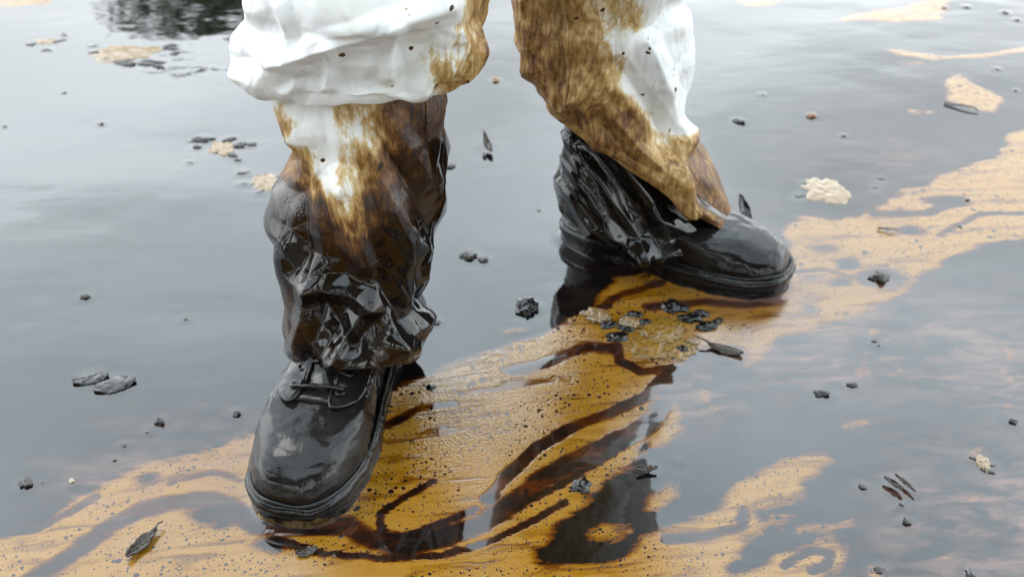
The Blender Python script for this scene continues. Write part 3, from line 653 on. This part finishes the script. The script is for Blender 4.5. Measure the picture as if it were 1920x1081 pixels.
# ---- boots
def lerp_profile(P, n):
    P = np.asarray(P, float); k = np.concatenate([[0], np.cumsum(np.linalg.norm(np.diff(P[:, :2], axis=0), axis=1))])
    t = np.linspace(0, k[-1], n); 
    out_ = np.stack([np.interp(t, k, P[:, c]) for c in range(P.shape[1])], -1)
    for _ in range(3): out_[1:-1] = (out_[2:] + 2 * out_[1:-1] + out_[:-2]) / 4
    return out_
def to_world(B, p): 
    xy = boot_xy(B, p[..., :2]); return np.concatenate([xy, p[..., 2:3] - .011], -1)      # the sole is sunk in the oil
def make_boot(B, seed, laces):
    Ln = B['L']; nu = 112
    # (z, front x from the tip, back x, width scale, roundness, flat)
    P = [(.020, 0, .004, 1.0, 3.0, 0), (.050, .000, .004, 1.03, 3.0, 0), (.068, .008, .004, 1.01, 2.8, 0), (.082, .024, .003, .98, 2.6, .05), (.092, .050, .002, .94, 2.4, .1), (.096, .085, .001, .88, 2.2, .2), (.101, .115, .0, .80, 2.1, .5), (.114, .140, .0, .74, 2.0, .7), (.130, .160, .0, .76, 2.0, .9), (.150, .172, -.002, .80, 2.0, 1), (.175, .176, -.004, .84, 2, 1), (.20, .174, -.006, .88, 2, 1)]
    Q = lerp_profile([(a[0], a[1]) + tuple(a[2:]) for a in P], 90)
    V = []
    for z, fx, bx, ws, rd, fl in Q:
        o = outline(nu, bx, Ln - fx, ws * B['wid'], 0, rd, min(fl, 1))
        V.append(np.concatenate([o, np.full((nu, 1), z)], 1))
    V = np.array(V); V[..., 2] = np.where(V[..., 2] > .045, .045 + (V[..., 2] - .045) * B['zs'] * np.where(V[..., 2] > .11, 1 + (V[..., 2] - .11) * 3, 1), V[..., 2])
    # toe spring, creases over the vamp, slime lumps
    n = V[..., 0] / Ln
    zz = V[..., 2]
    cre = sum(.0022 * np.exp(-((V[..., 0] - (Ln - x0) + .2 * np.abs(V[..., 1])) / .004) ** 2) for x0 in (.118, .132)) * (zz > .06)
    cap = .0022 / (1 + np.exp(-(V[..., 0] - (Ln - .108)) / .0025)) * (zz > .03)      # toe cap a step proud
    cen = np.stack([np.full(zz.shape, Ln * .62), np.zeros(zz.shape), zz * .6], -1)
    d = V - cen; d /= np.linalg.norm(d, axis=2)[..., None]
    lump = .0013 * fbm(V * 40, 3, seed) + .0016 * np.clip(fbm(V * 130, 2, seed + 3), 0, 1)
    V = V + d * (cap - cre + lump)[..., None]; VU = V
    ob = mesh_obj('boot', to_world(B, V).reshape(-1, 3), grid_faces(90, nu).tolist(), M['leather'], person)
    # sole with welt and cleats
    S = [(-.03, .000), (-.004, .002), (.004, .0065), (.014, .0075), (.020, .005), (.023, .005), (.030, .0085), (.037, .009), (.041, .005), (.043, -.004)]
    S = np.array(S); V = []
    nu2 = 160
    for z, off in S:
        o = outline(nu2, 0, Ln, B['wid'], off, 3.0)
        V.append(np.concatenate([o, np.full((nu2, 1), z)], 1))
    V = np.array(V); k = np.arange(nu2)
    notch = ((k % 8) < 2)[None, :] * (V[..., 2] < .012) * .0035
    r = V[..., :2] - np.array([Ln * .5, 0]); r /= np.linalg.norm(r, axis=2)[..., None]
    V[..., :2] -= r * notch[..., None]
    V[..., :2] += r * (.0022 * fbm(V * 45, 3, seed + 9))[..., None]
    V[..., 2] += .0015 * fbm(V * 40, 2, seed + 5)
    so = mesh_obj('outsole', to_world(B, V).reshape(-1, 3), grid_faces(len(S), nu2).tolist() + [[(len(S) - 1) * nu2 + i for i in range(nu2)]], M['rubber'], ob)
    md = np.exp(-((V[..., 0] - Ln) / .035) ** 2) * np.exp(-((V[..., 2] - .012) / .014) ** 2) * laces
    attr(so, 'mud', md)
    # welt cord round the join of upper and sole
    o = outline(120, .0, Ln, B['wid'], .004, 3.0); o = np.concatenate([o, np.full((120, 1), .044)], 1); o = np.concatenate([o, o[:1]])
    o[:, 2] += .0018 * fbm(o * 30, 2, seed); v, f = tube(to_world(B, o), .0026 + .0012 * fbm(o * 50, 2, seed + 1), 6, False); w_ = mesh_obj('welt', v, f, M['rubber'], ob); attr(w_, 'mud', np.zeros(len(v)))
    if laces:
        U = VU.reshape(-1, 3); U = U[U[:, 2] > .05]
        def top(x, y):
            dd = ((U[:, 0] - x) ** 2 + (U[:, 1] - y) ** 2); k = np.argsort(dd)[:4]; wg = 1 / (dd[k] + 1e-7); return float((U[k, 2] * wg).sum() / wg.sum())
        t0 = Ln - .096
        TV = []
        for x in np.linspace(t0, t0 - .085, 14):
            for y in np.linspace(-.024, .024, 9): TV.append((x, y, top(x, y) + .0035))
        TV = np.array(TV); mesh_obj('tongue', to_world(B, TV), grid_faces(14, 9, False).tolist(), M['leather'], ob).modifiers.new('t', 'SOLIDIFY').thickness = .003
        for sg in (-1, 1):          # eyelet facings, rounded in front, with a stitched rim
            FV = []
            for i, x in enumerate(np.linspace(t0 + .006, t0 - .085, 20)):
                e = math.sqrt(max(0, 1 - ((i - 6) / 6.5) ** 2)) if i < 6 else 1
                for q in np.linspace(0, 1, 9):
                    y = sg * (.0165 + .010 * (1 - e) + .032 * q * (.5 + .5 * e)); x_ = x - .022 * q * q
                    FV.append((x_, y, top(x_, y) + .0055 - .003 * q))
            FV = np.array(FV); fo = mesh_obj('eyelet_facing', to_world(B, FV), grid_faces(20, 9, False).tolist(), M['leather'], ob)
            fo.modifiers.new('t', 'SOLIDIFY').thickness = .003
            G3 = FV.reshape(20, 9, 3); edge = np.concatenate([G3[::-1, 0], G3[0, 1:]]) + [0, 0, .0008]
            v, f = tube(to_world(B, edge), .0020, 6); mesh_obj('facing_rim', v, f, M['leather'], ob)
            for x in (t0 - .016, t0 - .042, t0 - .068):
                y = sg * .026; c = np.array([x, y, top(x, y) + .0075]); t = np.linspace(0, 2 * np.pi, 15)
                v, f = tube(to_world(B, np.stack([c[0] + .0045 * np.cos(t), c[1] + .0045 * np.sin(t), c[2] + 0 * t], -1)), .0014, 6, False); mesh_obj('eyelet', v, f, M['leather'], ob)
        for i, x in enumerate((t0 - .016, t0 - .042, t0 - .068)):
            y = np.linspace(-.029, .029, 16); x_ = x + (.004 if i else -.003) * np.sin(y * 60)
            p = np.stack([x_, y, [top(x, q) + .0095 for q in y]], -1)
            v, f = tube(to_world(B, p), .0024, 8); mesh_obj('lace', v, f, M['leather'], ob)
    return ob
make_boot(BOOT_L, 2, 1)
make_boot(BOOT_R, 6, 0)

# ------------------------------------------------------------------ floating things
def lump(px, py, wpx, hgt=.5, mat='debris', seed=0, asp=1.0, rough=.35, n=3, sink=.35, freq=1.6):
    p = at(px, py); r = wpx * mpp(px, py) / 2
    bm = bmesh.new(); bmesh.ops.create_icosphere(bm, subdivisions=n, radius=1.0)
    V = np.array([v.co[:] for v in bm.verts]); F = [[v.index for v in f.verts] for f in bm.faces]; bm.free()
    nn = fbm(V * freq, 4, seed) * rough + np.abs(fbm(V * freq * 3, 2, seed + 5)) * rough * .35
    V = V * (1 + nn)[:, None]
    a = random.uniform(-.6, .6); ca, sa = math.cos(a), math.sin(a)
    V = V * [r, r * asp, r * hgt]; V = np.stack([V[:, 0] * ca - V[:, 1] * sa, V[:, 0] * sa + V[:, 1] * ca, V[:, 2]], -1)
    V[:, 2] += r * hgt * (1 - 2 * sink) 
    DEBRIS_DENTS.append((p[0], p[1], r))
    return V + p, F, p
def thing(name, V, F, mat, p, label, cat, group=None):
    o = mesh_obj(name, V, F, M[mat], origin=p); tag(o, label, cat, group); return o
def blob(name, px, py, wpx, label, cat, group=None, mat='debris', **k):
    V, F, p = lump(px, py, wpx, seed=int(px * 3 + py) % 97, **k); return thing(name, V, F, mat, p, label, cat, group)
MARKS = [(600, 830, 'the laced boot'), (1250, 480, 'the sideways boot'), (190, 715, 'the two oil coated leaves'), (100, 900, 'the edge of the beige foam and grey oil'), (230, 105, 'the large pale foam raft'), (430, 285, 'the raft ringed by crumbs'), (800, 600, 'the soaked trouser cuff'), (1570, 730, 'the two dark oval lumps'), (1850, 60, 'the far foam streaks'), (1690, 915, 'the two curled leaf fragments'), (1210, 880, 'the black sprig'), (1700, 430, 'the short straight twig'), (1550, 240, 'the reddish brown bit'), (1700, 1070, 'the end of the pale foam tongues'), (150, 557, 'the crumb with a thin tail'), (1260, 660, 'the cream foam mound'), (1880, 160, 'the crooked twig')]
# stones and tar lumps that can be told apart
blob('tar_lump', 878, 481, 32, 'flat dark lump floating between the legs, larger one of a pair', 'lump', hgt=.45, asp=.8)
blob('tar_lump', 907, 488, 17, 'small dark lump beside a larger flat one between the legs', 'lump', hgt=.45)
blob('tar_lump', 988, 577, 38, 'shiny black pitted lump floating beside the heel of the sideways boot', 'lump', mat='tar', hgt=.5, rough=.5, n=4, freq=2.4)
blob('tar_lump', 1650, 522, 32, 'dark clump sitting in a grey clear pool inside the pale foam', 'lump', hgt=.5, rough=.5)
blob('tar_lump', 1541, 738, 28, 'dark oval lump on bare grey oil, the larger of two near each other', 'lump', hgt=.35, asp=.7)
blob('tar_lump', 1598, 722, 20, 'small dark oval lump on bare grey oil above the larger one', 'lump', hgt=.35, asp=.6)
blob('tar_lump', 808, 727, 20, 'round black oil bead on the amber foam behind the laced boot', 'lump', mat='tar', hgt=.5, rough=.1)
blob('tar_lump', 1090, 912, 36, 'black shiny blob with a tail in the amber foam', 'lump', mat='tar', hgt=.35, rough=.4)
blob('tar_lump', 1385, 229, 22, 'elongated dark bit floating beside the coverall knee', 'lump', hgt=.35, asp=.6)
blob('brown_bit', 1522, 218, 15, 'small reddish brown bit on the bright sheen', 'bit', mat='brown', hgt=.5)
blob('brown_bit', 930, 152, 15, 'small brown bit floating between the two trouser legs', 'bit', mat='brown', hgt=.6)
blob('pale_bit', 135, 901, 11, 'tiny cream coloured bit on dark oil beside the foam edge', 'bit', mat='chip', hgt=.5)
blob('tar_lump', 300, 791, 17, 'small peaked lump with a pale tip on grey oil', 'lump', hgt=.8, rough=.5)
blob('tar_lump', 445, 776, 15, 'small dark lump just beside the toe of the laced boot', 'lump', hgt=.7, rough=.4)
blob('tar_lump', 48, 906, 24, 'ragged dark lump on grey oil near the foam edge', 'lump', hgt=.5, rough=.6)
blob('tar_lump', 1900, 791, 14, 'small dark lump on the brownish veil of oil', 'lump', hgt=.6)
blob('tar_lump', 160, 557, 18, 'dark crumb with a thin tail on the pale sheen', 'lump', hgt=.4, asp=.6)
blob('tar_lump', 1700, 978, 15, 'dark crumb below the pair of curled leaves', 'lump', hgt=.6)
blob('tar_lump', 845, 313, 17, 'blurred dark crumb close to the trouser seam', 'lump', hgt=.4, asp=.7)
for i, (x, y, s) in enumerate([(820, 605, 14), (812, 598, 7), (190, 232, 14), (8, 238, 10), (348, 598, 9), (1582, 255, 11), (1885, 25, 16), (1908, 38, 14), (1770, 15, 12), (1812, 14, 14), (1430, 178, 8), (1905, 170, 10), (1650, 1068, 22), (1820, 1076, 26), (1618, 912, 16), (1690, 945, 10), (232, 835, 12), (215, 862, 10), (80, 905, 7), (1240, 810, 5), (1252, 640, 5), (1275, 865, 5), (1262, 672, 8), (275, 810, 8), (640, 1005, 12), (1640, 640, 12), (1648, 648, 10), (1010, 395, 9), (1180, 885, 9), (120, 175, 12), (1800, 425, 12), (1815, 375, 12), (1870, 130, 10)]):
    mark = min(MARKS, key=lambda q: (q[0] - x) ** 2 + (q[1] - y) ** 2)[2]
    blob('tar_speck', x, y, s * .75, 'tiny dark tar speck floating near ' + mark, 'speck', 'specks near ' + mark, mat='tar' if i % 2 else 'debris', n=2, hgt=.32, rough=.6)
# foam rafts out on the sheen
def raft(px, py, wpx, hpx, label, seed):
    p = at(px, py); rx = wpx * mpp(px, py) / 2; ry = hpx * mpp(px, py) / 2 / math.sin(math.radians(28)); V = []
    nr, na = 12, 56
    for i in range(nr + 1):
        f = i / nr
        for j in range(na):
            t = 2 * math.pi * j / na; r = 1 + .5 * float(fbm([math.cos(t) * 1.6 + seed, math.sin(t) * 1.6, 0], 4))
            z = .0018 * (1 - f ** 3) + .0008 * float(vn([f * 5 * math.cos(t) + seed, f * 5 * math.sin(t), 1.])) - (.004 if i == nr else 0)
            V.append((p[0] + rx * f * r * math.cos(t), p[1] + ry * f * r * math.sin(t), z))
    return thing('foam_raft', V, grid_faces(nr + 1, na).tolist(), 'foam', p, label, 'foam')
raft(232, 103, 118, 34, 'large pale foam raft with a dark rim beside the reflected tree', 1)
raft(85, 80, 50, 14, 'small dull foam raft with dark crumbs under the reflected tree edge', 2)
raft(415, 280, 46, 26, 'small pale foam raft ringed by grey crumbs beside the stained trouser leg', 3)
raft(498, 345, 52, 30, 'pale foam raft touching the edge of the stained trouser leg', 4)
raft(1548, 358, 84, 40, 'cream foam raft on grey sheen behind the sideways boot', 5)
raft(1845, 868, 26, 20, 'cream foam chip in a dark rim on the brownish oil', 6)
RIM = 'dark crumbs around the foam rafts'
rim = [(180, 100, 26), (200, 112, 22), (235, 120, 46), (275, 120, 30), (294, 124, 30), (318, 92, 28), (326, 102, 18), (60, 84, 24), (110, 78, 26), (85, 95, 24), (120, 68, 20), (175, 88, 18), (380, 262, 40), (370, 275, 20), (430, 262, 26), (450, 272, 30), (472, 270, 22), (445, 300, 16), (435, 290, 26), (456, 325, 22), (455, 345, 18), (490, 360, 20), (478, 345, 14), (515, 332, 16), (356, 305, 12), (1500, 368, 20), (1510, 345, 14), (1640, 352, 12), (1650, 335, 14), (1830, 860, 20), (1850, 882, 24), (1862, 872, 12)]
RAFTS = [(232, 103, 'the large pale foam raft by the reflected tree'), (85, 80, 'the small dull raft under the reflected tree'), (415, 280, 'the small raft ringed by grey crumbs'), (498, 345, 'the raft touching the stained trouser leg'), (1548, 358, 'the cream raft behind the sideways boot'), (1845, 868, 'the cream chip on brownish oil')]
near = lambda x, y, Ls: min(Ls, key=lambda q: (q[0] - x) ** 2 + (q[1] - y) ** 2)[2]
for x, y, s in rim:
    blob('rim_crumb', x, y, s * .8, 'dark crumb at the rim of ' + near(x, y, RAFTS), 'crumb', 'crumbs at ' + near(x, y, RAFTS), n=3, hgt=.13, asp=.5, rough=.7)
# leaves
def leaf(px, py, length, width, yaw, curl, bend, label, mat='leaf', lift=.004, tilt=0, stem=0.0, jag=.12):
    p = at(px, py); nu, nv = 25, 13; V = []
    for i in range(nu):
        t = i / (nu - 1)
        wd = width * math.sin(math.pi * min(max(t * .94 + .04, 0), 1)) ** .7
        for j in range(nv):
            q = j / (nv - 1) * 2 - 1
            jg = 1 + jag * float(vn([t * 14, q * 2, length * 99]))
            y = q * wd / 2 * jg; x = (t - .5) * length
            ang = curl * q; yy = wd / 2 * math.sin(ang) / max(abs(curl), .2) * (1 if curl else q) if curl else y
            zz = (1 if curl > 0 else -1) * wd / 2 * (1 - math.cos(ang)) / max(abs(curl), .2) if curl else 0
            z = lift + zz * jg + bend * (4 * (t - .5) ** 2) + .0012 * float(fbm([t * 6, q * 3, length * 50], 3)) + tilt * x
            V.append((x, yy * jg, z))
    V = np.array(V); ca, sa = math.cos(yaw), math.sin(yaw)
    V = np.stack([V[:, 0] * ca - V[:, 1] * sa, V[:, 0] * sa + V[:, 1] * ca, V[:, 2]], -1) + p
    o = thing('dead_leaf', V, grid_faces(nu, nv, False).tolist(), mat, p, label, 'leaf')
    m = o.modifiers.new('t', 'SOLIDIFY'); m.thickness = .0014
    DEBRIS_DENTS.append((p[0], p[1], length * .35))
    if stem:
        a = V[(nu - 1) * nv + nv // 2]; dr = np.array([ca, sa, 0])
        pts = [a - dr * .004, a + dr * stem * .5 + [0, 0, .004], a + dr * stem + [.002, .004, .001]]
        v, f = tube(pts, [.0014, .0011, .0009], 6); mesh_obj('stem', v, f, M['twig'], o)
    return o
leaf(268, 1022, .044, .019, math.radians(62), 1.0, .004, 'curled brown dead leaf lying on the beige foam', lift=.001, stem=.005, jag=.28)
leaf(1360, 658, .045, .020, math.radians(155), -.9, .0, 'dark oiled leaf with a stem at the edge of the pale foam', lift=.006, stem=.020)
leaf(170, 711, .042, .022, math.radians(18), -.5, 0, 'oil coated leaf, the narrower of two lying side by side', mat='film', lift=.0035)
leaf(215, 722, .050, .032, math.radians(20), -.5, 0, 'oil coated leaf, the broader of two lying side by side', mat='film', lift=.0045)
leaf(1675, 913, .026, .010, math.radians(-50), 1.4, .002, 'dark curled leaf fragment, the shorter one of a touching pair')
leaf(1696, 911, .030, .007, math.radians(-60), 1.2, .001, 'dark thin leaf fragment, the longer one of a touching pair')
leaf(575, 1036, .022, .014, math.radians(20), -.7, .002, 'small black leaf scrap on the foam below the laced boot')
leaf(915, 282, .036, .015, math.radians(110), 1.0, .010, 'black curled leaf standing up on the sheen between the legs', tilt=.45, lift=.006, stem=.014)
leaf(1213, 886, .024, .008, math.radians(10), 1.0, .003, 'small black sprig at the edge of the dark oil pool')
leaf(1394, 424, .036, .020, math.radians(115), 1.0, .004, 'black leaf tip sticking up behind the toe of the sideways boot', mat='tar', tilt=1.0, lift=.022)
# twigs
def twig(px0, py0, px1, py1, r, label):
    a, b = at(px0, py0, .003), at(px1, py1, .003); t = np.linspace(0, 1, 9)[:, None]
    pts = a + (b - a) * t + np.array([0, 0, 1]) * .002 * np.sin(t * 3) + (fbm(np.concatenate([t * 4, t * 0 + px0, t * 0], 1), 2)[:, None]) * .0015
    v, f = tube(pts, np.linspace(r, r * .5, 9), 7); return thing('twig', np.array(v), f, 'twig', (a + b) / 2, label, 'twig')
twig(1646, 427, 1684, 433, .0017, 'short straight twig on the pale foam')
twig(1772, 191, 1835, 207, .0022, 'brown crooked twig lying on the far foam')
twig(1200, 889, 1224, 870, .0012, 'thin black twig poking from the sprig at the dark pool')
# the clotted heap of foam and tar between the boots
CLOTS = [(1120, 594, 'the knobbly cream foam clot'), (1180, 606, 'the pale clot among black beads'), (1240, 620, 'the broad yellow foam mound'), (1300, 640, 'the small cream clot by bare oil'), (1320, 600, 'the sideways boot outside the foam mounds')]
for i, (x, y, wd, h, lab) in enumerate([(1120, 594, 42, .6, 'knobbly cream foam clot at the end of the heap between the boots'), (1096, 588, 16, .5, 'small pale foam curl beside the knobbly cream clot'), (1180, 606, 34, .55, 'pale foam clot wedged among black beads'), (1240, 620, 76, .28, 'broad mound of bubbly yellow foam in the heap between the boots'), (1215, 652, 70, .22, 'low yellow foam mound inside a dark brown ring'), (1270, 655, 60, .22, 'cream foam mound at the edge of the bare grey oil'), (1300, 640, 24, .3, 'small cream foam clot touching a black tar bead')]):
    blob('foam_clot', x, y, wd, lab, 'foam', mat='foam' if i in (0, 1, 2, 6) else 'clot', hgt=h * (.7 if i in (0, 1, 2, 6) else .38), rough=.30, n=5, freq=3.4, asp=.9)
for x, y, wd, h in [(1140, 610, 30, .5), (1160, 632, 44, .4), (1186, 592, 30, .5), (1262, 576, 50, .4), (1292, 598, 38, .5), (1316, 588, 30, .55), (1326, 614, 40, .42), (1346, 602, 22, .6), (1174, 618, 24, .6), (1280, 656, 26, .5), (1210, 606, 28, .5)]:
    blob('tar_clot', x, y, wd, 'glossy black tar bead beside ' + near(x, y, CLOTS), 'tar', 'beads beside ' + near(x, y, CLOTS), mat='tar', hgt=h * .8, rough=.42, asp=.62, freq=1.7, sink=.45, n=4)

build_oil()

# ------------------------------------------------------------------ the far shore with the tree that the oil mirrors
def shore():
    x = np.linspace(-40, 40, 81); y = np.array([9.5, 10, 10.6, 11.5, 13, 16, 22, 40, 80]); V = []
    for i, b in enumerate(y):
        for a in x:
            V.append((a, b + .5 * math.sin(a * .4) + .2 * math.sin(a * 1.3), -.05 + .22 * min(i, 4) ** .7 + .06 * float(vn([a * .5, b * .5, 0]))))
    tag(mesh_obj('shore', V, grid_faces(len(y), len(x), False).tolist(), M['sand']), kind='structure')
shore()
def tree(x, y, h, seed, label):
    r = random.Random(seed); base = np.array([x, y, .3]); root = empty('shore_tree', tuple(base)); tag(root, label, 'tree')
    parts = [tube([base + [0, 0, -.3], base + [.05, 0, h * .25], base + [-.06, .04, h * .5], base + [.05, 0, h * .85]], [.16, .13, .09, .03], 9)]
    tips = []
    for k in range(26):
        t = r.uniform(.28, .95); a = r.uniform(0, 6.28); ln = h * .34 * (1.15 - t) + .35; p0 = base + [0, 0, h * t * .85]
        dr = np.array([math.cos(a), math.sin(a), r.uniform(.15, .7)]); dr /= np.linalg.norm(dr)
        p1 = p0 + dr * ln * .5 + [0, 0, .05]; p2 = p0 + dr * ln
        parts.append(tube([p0, p1, p2], [.035, .022, .008], 5)); tips += [p1, (p1 + p2) / 2, p2, p2]
    v, f = join(parts); mesh_obj('trunk', v, f, M['bark'], root)
    LV, LF = [], []
    for k in range(6500):
        c = tips[r.randrange(len(tips))] + np.array([r.gauss(0, .17), r.gauss(0, .17), r.gauss(0, .13)])
        a = np.array([r.gauss(0, 1), r.gauss(0, 1), r.gauss(0, .5)]); a /= np.linalg.norm(a); b = np.cross(a, [r.gauss(0, 1), r.gauss(0, 1), r.gauss(0, 1)]); b /= np.linalg.norm(b) + 1e-9
        l = r.uniform(.04, .085); n = len(LV)
        LV += [c - a * l, c + b * l * .35, c + a * l, c - b * l * .35]; LF.append([n, n + 1, n + 2, n + 3])
    mesh_obj('crown', LV, LF, M['lf'], root, smooth=False)
    return root
tree(-4.35, 11.7, 3.5, 8, 'shorter green tree on the shore beside the taller one')
first = tree(-3.3, 11.6, 4.1, 5, 'green leafy tree on the shore mirrored in the oil')
# unseen ground and trees added behind the camera to block sky from the fronts
def added_bank():
    x = np.linspace(-40, 40, 81); y = np.array([-3.0, -3.4, -4, -5, -7, -12, -40]); V = []
    for i, b in enumerate(y):
        for a in x: V.append((a, b - .3 * math.sin(a * .5), -.05 + .25 * min(i, 4) ** .8 + .05 * float(vn([a * .6, b * .6, 3]))))
    tag(mesh_obj('added_bank', V, grid_faces(len(y), len(x), False)[:, ::-1].tolist(), M['sand']), kind='structure')
added_bank()
blocker_rows = [(x, -4.4 - .5 * (q % 2), 1.3 + .12 * (q % 3)) for q, x in enumerate(np.arange(-8, 8.1, 1.8))]
for k, (tx, ty, sc) in enumerate(blocker_rows):
    t = first.copy(); COL.objects.link(t); t.location = (tx, ty, .3); t.scale = (sc * 1.2, sc * 1.2, sc); t.rotation_euler = (0, 0, k * 1.3)
    t['label'] = 'unseen leafy tree added behind the camera to block sky light'; t['group'] = 'added sky-blocking trees'
    for ch in first.children:
        c = ch.copy(); COL.objects.link(c); c.parent = t
